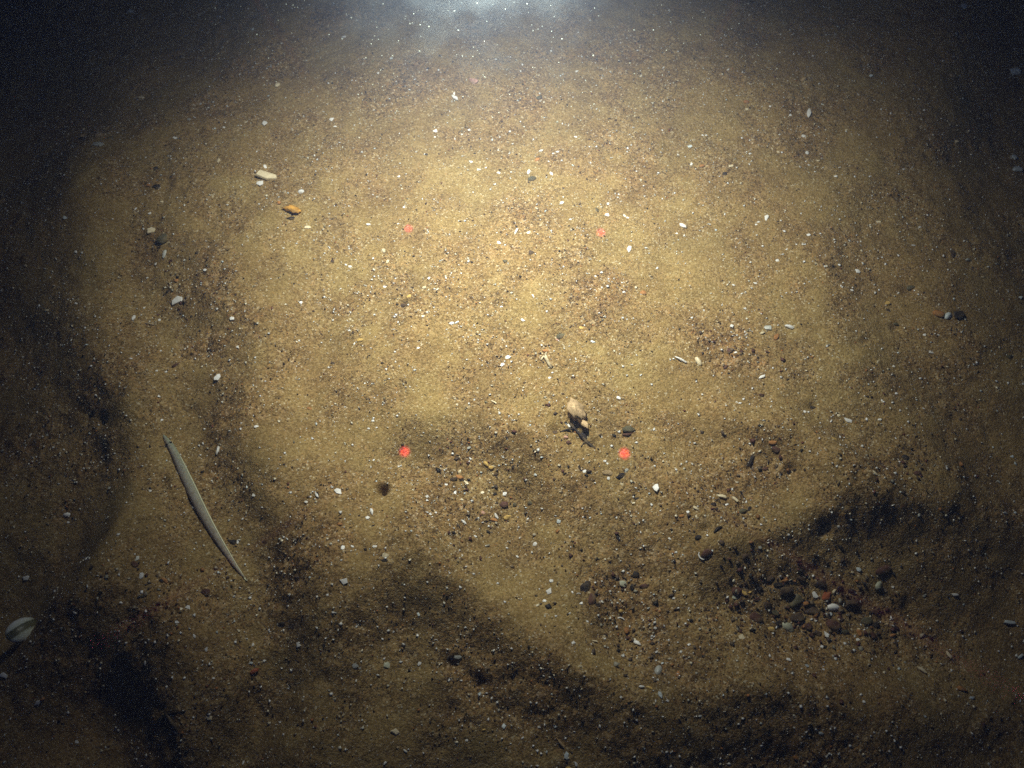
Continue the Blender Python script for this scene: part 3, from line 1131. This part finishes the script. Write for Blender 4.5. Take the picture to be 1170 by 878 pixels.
LAND = [("the eel's head", 192, 505), ("the eel's tail", 277, 655), ('the open shell at left', 28, 722),
        ('the upper left laser dot', 467, 262), ('the upper right laser dot', 686, 267),
        ('the lower left laser dot', 461, 517), ('the brightest laser dot', 713, 518), ('the big pale stone', 657, 470),
        ('the bright orange lump', 336, 245), ('the orange and dark pebble cluster', 1083, 360),
        ('the round yellow pebble', 953, 503), ('the burrow hole', 437, 559), ('the slanting golden bit', 558, 533),
        ('the bright red orange pebble', 944, 682), ('the white rod chip', 924, 130), ('the soft pink pebble', 541, 93),
        ('the largest white chip', 203, 344), ('the black triangular stone', 668, 672), ('the orange block', 716, 721),
        ('the long white needle', 777, 412), ('the heart shaped chip', 393, 664), ('the upper left tan pebbles', 110, 155),
        ('the large translucent shell', 306, 203), ('the black forked twig', 195, 823),
        ('the vivid red orange flake', 291, 767), ('the two bluish chips at right', 1160, 187),
        ('the orange brown flake at lower right', 1098, 787), ('the bright pale green chip', 443, 760),
        ('the forked white twig', 625, 409), ('the thin tan needle', 641, 850), ('the grey translucent shell', 752, 767),
        ('the pale grey stone in the pebble bed', 1003, 669), ('the broad dark red stone', 864, 705),
        ('the cream sliver in the dark', 1053, 766)]
def where(px, py):
    d, nm, lx, ly = min((math.hypot(px - x, py - y), nm, x, y) for nm, x, y in LAND)
    dx, dy = px - lx, py - ly
    if abs(dx) > 2.2 * abs(dy): w_ = 'to the left of' if dx < 0 else 'to the right of'
    elif abs(dy) > 2.2 * abs(dx): w_ = 'above' if dy < 0 else 'below'
    else: w_ = ('up' if dy < 0 else 'down') + (' left of' if dx < 0 else ' right of')
    return w_, nm, d
ORD = ['nearest', 'second nearest', 'third nearest', 'fourth nearest', 'fifth nearest', 'sixth nearest', 'seventh nearest',
       'eighth nearest', 'ninth nearest', 'tenth nearest', 'eleventh nearest', 'twelfth nearest', 'farthest']
NOUN = {'c': ('shell_fragment', 'shell fragment', 'shell chip'), 's': ('shell_sliver', 'shell fragment', 'shell splinter'),
        'p': ('pebble', 'pebble', 'pebble'), 'v': ('broken_shell', 'shell', 'cupped shell bit'),
        'm': ('shell_crescent', 'shell fragment', 'shell crescent')}
rows, auto = [], {}
for line in ITEMS.strip().splitlines():
    body, _, lab = line.partition('|')
    t = body.split(); lab = lab.strip()
    r = [t[0], t[1]] + [float(x) for x in t[2:7]] + [lab]
    rows.append(r)
    if not lab:
        w_, nm, d = where(r[2], r[3])
        auto.setdefault((r[0], r[1], w_, nm), []).append((d, r))
for (sh, ck, w_, nm), lst in auto.items():
    lst.sort(key=lambda q: q[0])
    sz0 = [q[1][4] for q in lst]
    for i, (d, r) in enumerate(lst):
        base = f"{COL[ck][1]} {NOUN[sh][2]}"
        if len(lst) == 1:
            size = 'tiny ' if r[4] < 5.5 else 'small ' if r[4] < 10 else ''
            r[7] = f"{size}{base} {'close ' if d < 22 else 'far ' if d > 110 else ''}{w_} {nm}"
            if r[7].count('close to the') : r[7] = r[7].replace('close to the', 'close at the')
        else:
            r[7] = f"{ORD[min(i, 12)]} {base} {w_} {nm}"
    for d, r in lst:
        if len(r[7].split()) > 16: r[7] = r[7].replace("and left of", "of").replace("and right of", "of").replace(" in the pebble bed", "")

GROUPS = {'c': 'broken shell chips on the sand', 's': 'thin shell splinters on the sand',
          'p': 'pebbles lying on the seabed', 'v': 'cupped shell bits on the sand', 'm': 'crescents of shell'}
for k, (sh, ck, px, py, L_, asp, ang, lab) in enumerate(rows):
    rnd = random.Random(1000 + k)
    p = hit(px, py); u = mpp(p)
    size = L_ * u * (.92 if sh == 'p' and 830 < px < 1030 and 640 < py < 740 else (1.0 if ck in 'hO' else .92) if sh == 'p' else .86 if L_ < 8 else 1.0)
    asp_g = asp
    if sh == 'p':
        V_, F_ = pebble_shape(L_ > 9, asp_g, rnd)
        if ck in 'hO':
            V_ = V_ * (1 + .16 * np.sin(V_[:, 0] * 17 + 1) * np.sin(V_[:, 1] * 23 + V_[:, 2] * 15) + .08 * np.sin(V_[:, 0] * 41))[:, None]
        tl, lift = rnd.uniform(-.15, .15), .10
    elif sh == 'c':
        V_, F_ = plate_shape(asp_g, rnd, rnd.uniform(.05, .35), rnd.uniform(.10, .2)); tl, lift = rnd.uniform(-.3, .3), .06
    elif sh == 's':
        V_, F_ = plate_shape(asp_g, rnd, rnd.uniform(.15, .5), min(.16, asp_g * .6), n=8, taper=rnd.uniform(-.6, .6)); tl, lift = rnd.uniform(-.2, .2), .10
    elif sh == 'v':
        V_, F_ = valve_shape(asp_g, rnd, depth=rnd.uniform(.35, .6)); tl, lift = rnd.uniform(-.2, .2), .02
    else:
        V_, F_ = crescent_shape(rnd); tl, lift = 0, .06
    V_ = V_ * size
    name, cat, _n = NOUN[sh]
    o = mesh_obj(name, V_, F_, mat(ck, sh == 'p'), smooth=(sh in 'pvm'))
    M = ground_frame(p, ang, tl, rnd.uniform(-.2, .2))
    o.rotation_euler = M.to_euler()
    zmin = float(V_[:, 2].min()); 
    o.location = p + Vector((0, 0, lift * size if sh != 'p' else (.24 if ck in 'hO' else .05 if L_ < 12 else .02) * size))
    tag(o, lab, cat, GROUPS[sh])

# ------------------------------------------------------------------ twigs
def twig(name, label, ck, segs, group=None):
    root = bpy.data.objects.new(name, None); col.objects.link(root)
    c0 = hit(*segs[0][0][:2]); root.location = c0
    tag(root, label, 'twig', group)
    for s in segs:
        pts, rad = [], []
        for i, (px, py, w_, up) in enumerate(s):
            q = hit(px, py); u = mpp(q)
            pts.append(q + Vector((0, 0, w_ * u * .35 + up * u)) - c0); rad.append(w_ * u * .5)
        V_, F_ = tube_shape(pts, rad, 7, .8)
        mesh_obj('branch', V_, F_, mat(ck, True), root, smooth=True)
twig('forked_twig', 'forked white twig of shelly matter in the bright sand above the big pale stone', 'c',
     [[(618, 412, 2.6, 0), (621, 408, 3, .5), (624, 411, 4, 1), (627, 417, 3.4, .5), (630, 421, 2.4, 0)],
      [(624, 411, 3, 1), (623, 406, 2.6, 1), (625, 402, 1.6, 0)]])
twig('forked_twig', 'black forked twig lying in the dark lower left', 'd',
     [[(188, 814, 3, 1), (192, 818, 4, 1.5), (196, 825, 4, 1), (201, 832, 3.4, .5), (204, 837, 2, 0)],
      [(192, 818, 3.4, 1.5), (186, 821, 3, .5), (180, 823, 2, 0)],
      [(191, 817, 2.6, 1.5), (200, 815, 2.2, .5), (212, 813, 1.4, 0)]])

twig('twig_debris', 'black twiggy debris trailing down right from the big pale peach stone', 'd',
     [[(650, 484, 2, 0), (656, 491, 3.4, 1.5), (662, 497, 3.2, 1), (669, 505, 4, 1), (677, 511, 3, .5), (684, 514, 2, 0)],
      [(656, 491, 2.4, 1.5), (648, 492, 2.6, 1), (640, 494, 2, 0)],
      [(669, 505, 2.2, 1), (664, 511, 1.8, 0)]])

# ------------------------------------------------------------------ open bivalve at left
def bivalve():
    p = hit(29, 722); u = mpp(p)
    root = bpy.data.objects.new('bivalve_shell', None); col.objects.link(root)
    root.location = p
    tag(root, 'glossy white and olive bivalve shell with a hard black shadow, at the left edge', 'shell')
    m = bpy.data.materials.new('banded_shell'); nt, N, L, P = nodes(m)
    tc = N.new('ShaderNodeTexCoord'); sp = N.new('ShaderNodeSeparateXYZ'); L.new(tc.outputs['Object'], sp.inputs[0])
    r = N.new('ShaderNodeValToRGB'); e = r.color_ramp.elements
    mr = N.new('ShaderNodeMapRange'); h_ = 13 * u
    mr.inputs[1].default_value = -h_ + 1.2 * u; mr.inputs[2].default_value = h_ + 1.2 * u
    ns = N.new('ShaderNodeTexNoise'); ns.inputs['Scale'].default_value = 500; ns.inputs['Detail'].default_value = 4
    L.new(tc.outputs['Object'], ns.inputs['Vector'])
    ad = N.new('ShaderNodeMath'); ad.operation = 'MULTIPLY_ADD'; ad.inputs[1].default_value = 2.4 * u
    L.new(ns.outputs['Fac'], ad.inputs[0]); L.new(sp.outputs['Y'], ad.inputs[2]); L.new(ad.outputs[0], mr.inputs[0])
    e[0].position, e[0].color = .0, (.84, .88, .86, 1)
    e[1].position, e[1].color = 1.0, (.88, .9, .9, 1)
    for ps, c in ((.27, (.70, .74, .62)), (.36, (.16, .15, .075)), (.62, (.10, .10, .05)), (.68, (.62, .66, .58))):
        x = e.new(ps); x.color = (*c, 1)
    L.new(mr.outputs[0], r.inputs['Fac'])
    # growth lines
    wv = N.new('ShaderNodeTexWave'); wv.wave_type = 'RINGS'; wv.rings_direction = 'Z'
    wv.inputs['Scale'].default_value = 420; wv.inputs['Distortion'].default_value = 1.5
    L.new(tc.outputs['Object'], wv.inputs['Vector'])
    mx = N.new('ShaderNodeMix'); mx.data_type = 'RGBA'; mx.blend_type = 'MULTIPLY'; mx.inputs[0].default_value = .04
    L.new(r.outputs[0], mx.inputs[6]); L.new(wv.outputs['Color'], mx.inputs[7]); L.new(mx.outputs[2], P.inputs['Base Color'])
    P.inputs['Roughness'].default_value = .38
    bp = N.new('ShaderNodeBump'); bp.inputs['Strength'].default_value = .1; bp.inputs['Distance'].default_value = .0002
    L.new(wv.outputs['Fac'], bp.inputs['Height']); L.new(bp.outputs[0], P.inputs['Normal'])
    V_, F_ = valve_shape(.70, random, ribs=0, depth=.42)
    V_ = V_ * (37 * u)
    dc = (Vector((0, 0, CAMZ)) - p).normalized()
    zc = (Vector((0, 0, .8)) + dc * .7 + Vector((.55, .42, 0))).normalized()
    a38 = math.radians(38); xc = Vector((math.cos(a38), math.sin(a38) / ct, 0)); xc = (xc - zc * xc.dot(zc)).normalized()
    M = Matrix((xc, zc.cross(xc), zc)).transposed()
    top = mesh_obj('valve', V_, F_, m, root, smooth=True)
    top.rotation_euler = (M @ Matrix.Rotation(.05, 3, 'Y')).to_euler(); top.location = (0, 0, 9 * u)
    W_ = V_.copy(); W_[:, 2] *= -.75
    low = mesh_obj('valve', W_, [f[::-1] for f in F_], m, root, smooth=True)
    low.rotation_euler = (M @ Matrix.Rotation(.12, 3, 'Y')).to_euler(); low.location = (0, 0, 7.6 * u)
    hinge, HF = tube_shape([(-.3, -.1, 0), (-.12, -.01, .02), (.0, .0, .02), (.14, -.02, 0)], [.012, .03, .03, .01], 6)
    hg = mesh_obj('hinge', hinge * 37 * u, HF, mat('k', False), root, smooth=True)
    hg.rotation_euler = M.to_euler(); hg.location = M @ Vector((0, 11.8 * u, 0)) + Vector((0, 0, 6.5 * u))
bivalve()

# ------------------------------------------------------------------ sand eel
def eel():
    spine = [(186.5, 497, 1.6), (188.5, 500.5, 4.6), (191.5, 505, 7.4), (195.5, 511, 9.4), (201, 521, 10.8), (207, 534, 12.6),
             (213.5, 548, 13.8), (220.5, 563, 14.4), (228, 578.5, 14.0), (236, 594, 12.8), (244.5, 609, 11.2),
             (253, 623, 9.4), (261.5, 636, 7.2), (269, 647, 5.0), (275, 655, 3.2), (279, 660, 1.8)]
    c0 = hit(228, 578)
    root = bpy.data.objects.new('sand_eel', None); col.objects.link(root); root.location = c0
    tag(root, 'slender translucent grey green eel like fish with pointed tail, lying on the sand at left', 'fish')
    raw = [hit(a, b) for a, b, _ in spine]
    zz = np.convolve([q.z for q in raw][:1] + [q.z for q in raw] + [q.z for q in raw][-1:], np.array([.25, .5, .25]), 'valid')
    C_, R_ = [], []
    for (a, b, w_), z in zip(spine, zz):
        q = plane_hit(a, b, z + .0002 + w_ * .00003); C_.append(q); R_.append(w_ * mpp(q) * .43)
    # refine
    Cs, Rs = [], []
    for i in range(len(C_) - 1):
        a0 = C_[max(i - 1, 0)]; a1 = C_[i]; a2 = C_[i + 1]; a3 = C_[min(i + 2, len(C_) - 1)]
        for k in range(4):
            t = k / 4
            Cs.append(.5 * ((2 * a1) + (a2 - a0) * t + (2 * a0 - 5 * a1 + 4 * a2 - a3) * t * t + (3 * a1 - a0 - 3 * a2 + a3) * t ** 3))
            Rs.append(R_[i] * (1 - t) + R_[i + 1] * t)
    Cs.append(C_[-1]); Rs.append(R_[-1])
    SEG = 18; V_, F_ = [], []
    fr = []
    for i, c in enumerate(Cs):
        t = (Cs[min(i + 1, len(Cs) - 1)] - Cs[max(i - 1, 0)]).normalized()
        side = t.cross(Vector((0, 0, 1))).normalized(); up = side.cross(t)       # side points to image left here
        fr.append((t, side, up))
        for k in range(SEG):
            a = 2 * math.pi * k / SEG
            ca, sa = math.cos(a), math.sin(a)
            V_.append(list(c + side * ca * Rs[i] * .98 + up * sa * Rs[i] * .88 - c0))
    for i in range(len(Cs) - 1):
        for k in range(SEG):
            j = (k + 1) % SEG
            F_.append([i * SEG + k, (i + 1) * SEG + k, (i + 1) * SEG + j, i * SEG + j])
    F_.append(list(range(SEG))); F_.append([(len(Cs) - 1) * SEG + k for k in range(SEG)][::-1])
    m = bpy.data.materials.new('eel_skin'); nt, N, L, P = nodes(m)
    at_ = N.new('ShaderNodeAttribute'); at_.attribute_name = 'skin_colour'
    tc = N.new('ShaderNodeTexCoord'); ns = N.new('ShaderNodeTexNoise'); ns.inputs['Scale'].default_value = 900
    ns.inputs['Detail'].default_value = 4; L.new(tc.outputs['Object'], ns.inputs['Vector'])
    r = N.new('ShaderNodeValToRGB'); r.color_ramp.elements[0].color = (.72, .70, .68, 1); r.color_ramp.elements[0].position = .35
    r.color_ramp.elements[1].position = .65; L.new(ns.outputs['Fac'], r.inputs['Fac'])
    mx = N.new('ShaderNodeMix'); mx.data_type = 'RGBA'; mx.blend_type = 'MULTIPLY'; mx.inputs[0].default_value = 1
    L.new(at_.outputs['Color'], mx.inputs[6]); L.new(r.outputs[0], mx.inputs[7]); L.new(mx.outputs[2], P.inputs['Base Color'])
    P.inputs['Roughness'].default_value = .3; P.inputs['Specular IOR Level'].default_value = .35
    P.inputs['Subsurface Weight'].default_value = .6; P.inputs['Subsurface Scale'].default_value = .002
    P.inputs['Subsurface Radius'].default_value = (1, .8, .5)
    P.inputs['Transmission Weight'].default_value = .30; P.inputs['IOR'].default_value = 1.08
    body = mesh_obj('body', V_, F_, m, root, smooth=True)
    ca_ = body.data.attributes.new('skin_colour', 'FLOAT_COLOR', 'POINT')
    cs = []
    n = len(Cs)
    for i in range(n):
        t = i / (n - 1)
        belly = np.array([.54, .48, .45]) * (1 - t) + np.array([.55, .43, .37]) * t
        back = np.array([.38, .48, .34]) * (1 - t) + np.array([.58, .50, .40]) * t
        if t < .1: belly = belly * .75; back = back * .9 + .03
        for k in range(SEG):
            a = 2 * math.pi * k / SEG
            f = .5 - .5 * math.cos(a)                       # 0 on the left flank, 1 on the right one
            c = belly * (1 - f) + back * f
            mid = .5 * math.exp(-((a - 1.25) / .42) ** 2) * (1 if t > .3 else .3)
            c = c * (1 - .22 * mid) + np.array([.25, .27, .3]) * .22 * mid
            cs += [*c, 1]
    ca_.data.foreach_set('color', cs)
    # the bright fin ridge that runs along the right side
    fm = bpy.data.materials.new('eel_fin'); nt, N, L, P = nodes(fm)
    tc = N.new('ShaderNodeTexCoord'); ns = N.new('ShaderNodeTexNoise'); ns.inputs['Scale'].default_value = 700
    L.new(tc.outputs['Object'], ns.inputs['Vector']); r = N.new('ShaderNodeValToRGB')
    r.color_ramp.elements[0].color = (.60, .60, .36, 1); r.color_ramp.elements[1].color = (.82, .82, .60, 1)
    L.new(ns.outputs['Fac'], r.inputs['Fac']); L.new(r.outputs[0], P.inputs['Base Color']); P.inputs['Roughness'].default_value = .4
    def fin(i0, i1, ang, hgt, name, label=None):
        pts, rad = [], []
        for i in range(i0, i1):
            t, side, up = fr[i]; q = (i - i0) / (i1 - i0 - 1)
            pts.append(Cs[i] + side * math.cos(ang) * Rs[i] * 1.0 + up * math.sin(ang) * Rs[i] * .9 - c0)
            rad.append(hgt * (.35 + .65 * math.sin(math.pi * min(1, .12 + q * .88))))
        A, B = tube_shape(pts, rad, 6)
        return mesh_obj(name, A, B, fm, root, smooth=True)
    fin(17, n - 1, 2.62, .00030, 'dorsal_fin')
    em = bpy.data.materials.new('eel_eye'); nt, N, L, P = nodes(em)
    lw = N.new('ShaderNodeLayerWeight'); r = N.new('ShaderNodeValToRGB')
    r.color_ramp.elements[0].color = (.012, .012, .014, 1); r.color_ramp.elements[1].color = (.10, .11, .11, 1); r.color_ramp.elements[0].position = .35
    L.new(lw.outputs['Facing'], r.inputs['Fac']); L.new(r.outputs[0], P.inputs['Base Color']); P.inputs['Roughness'].default_value = .12
    i = 10; t, side, up = fr[i]
    for sgn in (1, -1):
        V2 = ICO[2][0] * .0013
        e = mesh_obj('eye', V2, ICO[2][1], em, root, smooth=True)
        e.location = Cs[i] + side * sgn * Rs[i] * .62 + up * Rs[i] * .52 - c0
    # tail fin: a thin tapering blade
    t, side, up = fr[-1]; a = Cs[-1] - c0
    L0, w0 = .0020, Rs[-1]
    pr = [(0, -1.1), (.3, -1.25), (.75, -.7), (1.0, 0), (.75, .7), (.3, 1.25), (0, 1.1)]
    vv = []
    for z_ in (-.00012, .00012):
        for (x_, y_) in pr: vv.append(list(a + t * x_ * L0 + side * y_ * w0 * .8 + up * z_))
    k = len(pr); ff = [list(range(k))[::-1], list(range(k, 2 * k))] + [[i, (i + 1) % k, k + (i + 1) % k, k + i] for i in range(k)]
    mesh_obj('tail_fin', vv, ff, fm, root)
    # mouth
    t, side, up = fr[2]
    q = [Cs[0] - c0 + up * .0001, Cs[3] - c0 + side * -Rs[3] * .95, Cs[5] - c0 + side * -Rs[5] * .99]
    A, B = tube_shape(q, [.00008, .00014, .00006], 5)
    mesh_obj('mouth', A, B, em, root)
eel()

# ------------------------------------------------------------------ sand grains that carry the laser dots
gm = bpy.data.materials.new('laser_lit_sand'); nt, N, L, P = nodes(gm)
tc = N.new('ShaderNodeTexCoord'); vv_ = N.new('ShaderNodeTexVoronoi'); vv_.inputs['Scale'].default_value = 1500
L.new(tc.outputs['Object'], vv_.inputs['Vector'])
sepc = N.new('ShaderNodeSeparateColor'); L.new(vv_.outputs['Color'], sepc.inputs[0])
rp = N.new('ShaderNodeValToRGB'); rp.color_ramp.elements[0].color = (.08, .05, .03, 1); rp.color_ramp.elements[1].color = (.55, .45, .28, 1)
L.new(sepc.outputs[0], rp.inputs['Fac']); L.new(rp.outputs[0], P.inputs['Base Color']); P.inputs['Roughness'].default_value = .7
for k, (px, py, s, lab) in enumerate(LASERS):
    rnd = random.Random(50 + k)
    c = plane_hit(px, py); 
    # follow the beam (parallel to the optical axis) down to the sand
    q = c - AXIS * .05
    for _ in range(400):
        if q.z <= float(height(q.x, q.y)): break
        q = q + AXIS * .00025
    VV, FF = [], []
    base = [(1, 0, 0), (0, 1, 0), (-1, 0, 0), (0, -1, 0), (0, 0, 1), (0, 0, -1)]
    f0 = [[0, 1, 4], [1, 2, 4], [2, 3, 4], [3, 0, 4], [1, 0, 5], [2, 1, 5], [3, 2, 5], [0, 3, 5]]
    R0 = .0024 * (.75 + .25 * s)
    for g_ in range(70):
        a, r_ = rnd.uniform(0, 6.283), R0 * math.sqrt(rnd.random())
        x, y = q.x + r_ * math.cos(a), q.y + r_ * math.sin(a) / ct
        z = float(height(x, y)); ss = rnd.uniform(.00025, .00045)
        b = len(VV)
        for v in base:
            VV.append((x + v[0] * ss * rnd.uniform(.6, 1.2) - q.x, y + v[1] * ss * rnd.uniform(.6, 1.2) - q.y, z + v[2] * ss * .7 + .00005 - q.z))
        FF += [[b + i for i in f] for f in f0]
    o = mesh_obj('laser_dot', VV, FF, gm)
    o.location = q
    tag(o, lab, 'laser dot', 'four red laser scale dots')

# ------------------------------------------------------------------ flocs drifting in the water
def snow():
    g = np.random.default_rng(77); V0, F0 = ICO[2]; F0 = np.array(F0)
    VV, FF = [], []; n = 0
    def add(p, r):
        nonlocal n
        v = V0 * r * 2 * g.uniform(.7, 1.3, 3) * (1 + .25 * g.standard_normal((len(V0), 1)))
        VV.append(v + np.array(p)); FF.append(F0 + n); n += len(V0)
    for _ in range(260):
        px, py = g.uniform(-60, 1230), g.uniform(-60, 930)
        d = ray(px, py); t = g.uniform(.10, .40)
        p = Vector((0, 0, CAMZ)) + d * t
        if p.z < .02: continue
        add(p, g.uniform(.00008, .00026))
    for _ in range(800):                                     # thicker where the lamp stirs the water, high in view
        px, py = g.normal(560, 230), g.uniform(-100, 190)
        d = ray(px, py); t = g.uniform(.33, .50)
        add(Vector((0, 0, CAMZ)) + d * t, g.uniform(.00005, .00019))
    V_, F_ = np.concatenate(VV), np.concatenate(FF)
    me_ = fast_mesh('marine_snow', V_, F_, True)
    m = bpy.data.materials.new('marine_snow'); nt, N, L, P = nodes(m)
    tc = N.new('ShaderNodeTexCoord'); ns = N.new('ShaderNodeTexNoise'); ns.inputs['Scale'].default_value = 40
    L.new(tc.outputs['Object'], ns.inputs['Vector']); r = N.new('ShaderNodeValToRGB')
    r.color_ramp.elements[0].color = (.60, .75, .85, 1); r.color_ramp.elements[1].color = (.8, .85, .65, 1)
    L.new(ns.outputs['Fac'], r.inputs['Fac']); L.new(r.outputs[0], P.inputs['Base Color'])
    P.inputs['Roughness'].default_value = .9; P.inputs['Alpha'].default_value = .55
    me_.materials.append(m)
    o = bpy.data.objects.new('marine_snow', me_); col.objects.link(o)
    tag(o, 'fine pale specks drifting in the murky water', None, None, 'stuff')
snow()

# ------------------------------------------------------------------ the water
def water():
    x0, x1, y0, y1, z0, z1 = -4.2, 4.2, -4.2, 4.8, -1.1, CAMZ + .03
    v = [(x, y, z) for z in (z0, z1) for (x, y) in ((x0, y0), (x1, y0), (x1, y1), (x0, y1))]
    f = [[3, 2, 1, 0], [4, 5, 6, 7], [0, 1, 5, 4], [1, 2, 6, 5], [2, 3, 7, 6], [3, 0, 4, 7]]
    m = bpy.data.materials.new('murky_water'); m.use_nodes = True; N = m.node_tree.nodes; N.clear()
    out = N.new('ShaderNodeOutputMaterial'); pv = N.new('ShaderNodeVolumePrincipled')
    pv.inputs['Color'].default_value = (.38, .55, .98, 1)
    pv.inputs['Density'].default_value = .62
    pv.inputs['Anisotropy'].default_value = .2
    m.cycles.volume_sampling = 'EQUIANGULAR'
    m.node_tree.links.new(pv.outputs[0], out.inputs['Volume'])
    o = mesh_obj('haze', v, f, m)
    tag(o, 'faintly blue murky sea water filling the view', None, None, 'stuff')
water()

def silt_cloud():
    m = bpy.data.materials.new('suspended_silt'); m.use_nodes = True; nt = m.node_tree; N = nt.nodes; L = nt.links; N.clear()
    out = N.new('ShaderNodeOutputMaterial'); pv = N.new('ShaderNodeVolumePrincipled')
    tc = N.new('ShaderNodeTexCoord')
    ln = N.new('ShaderNodeVectorMath'); ln.operation = 'LENGTH'; L.new(tc.outputs['Object'], ln.inputs[0])
    edge = N.new('ShaderNodeMapRange'); edge.interpolation_type = 'SMOOTHSTEP'
    edge.inputs[1].default_value = 1.0; edge.inputs[2].default_value = .15
    L.new(ln.outputs['Value'], edge.inputs[0])
    ns = N.new('ShaderNodeTexNoise'); ns.inputs['Scale'].default_value = 3.4; ns.inputs['Detail'].default_value = 3
    ns.inputs['Roughness'].default_value = .65; L.new(tc.outputs['Object'], ns.inputs['Vector'])
    mr = N.new('ShaderNodeMapRange'); mr.inputs[1].default_value = .50; mr.inputs[2].default_value = .62
    L.new(ns.outputs['Fac'], mr.inputs[0])
    mu = N.new('ShaderNodeMath'); mu.operation = 'MULTIPLY'; L.new(edge.outputs[0], mu.inputs[0]); L.new(mr.outputs[0], mu.inputs[1])
    m2 = N.new('ShaderNodeMath'); m2.operation = 'MULTIPLY'; m2.inputs[1].default_value = 3.8; L.new(mu.outputs[0], m2.inputs[0])
    L.new(m2.outputs[0], pv.inputs['Density']); pv.inputs['Color'].default_value = (.66, .80, .88, 1)
    L.new(pv.outputs[0], out.inputs['Volume'])
    c = Vector((0, 0, CAMZ)) + ray(540, -22) * .37
    V_, F_ = ICO[3]
    o = mesh_obj('silt_cloud', V_ * 2.4, F_, m)
    o.location = c; o.scale = (.085, .07, .05)
    m.cycles.volume_sampling = 'EQUIANGULAR'
    tag(o, 'pale bluish cloud of stirred silt glowing at the top centre', None, None, 'stuff')
silt_cloud()
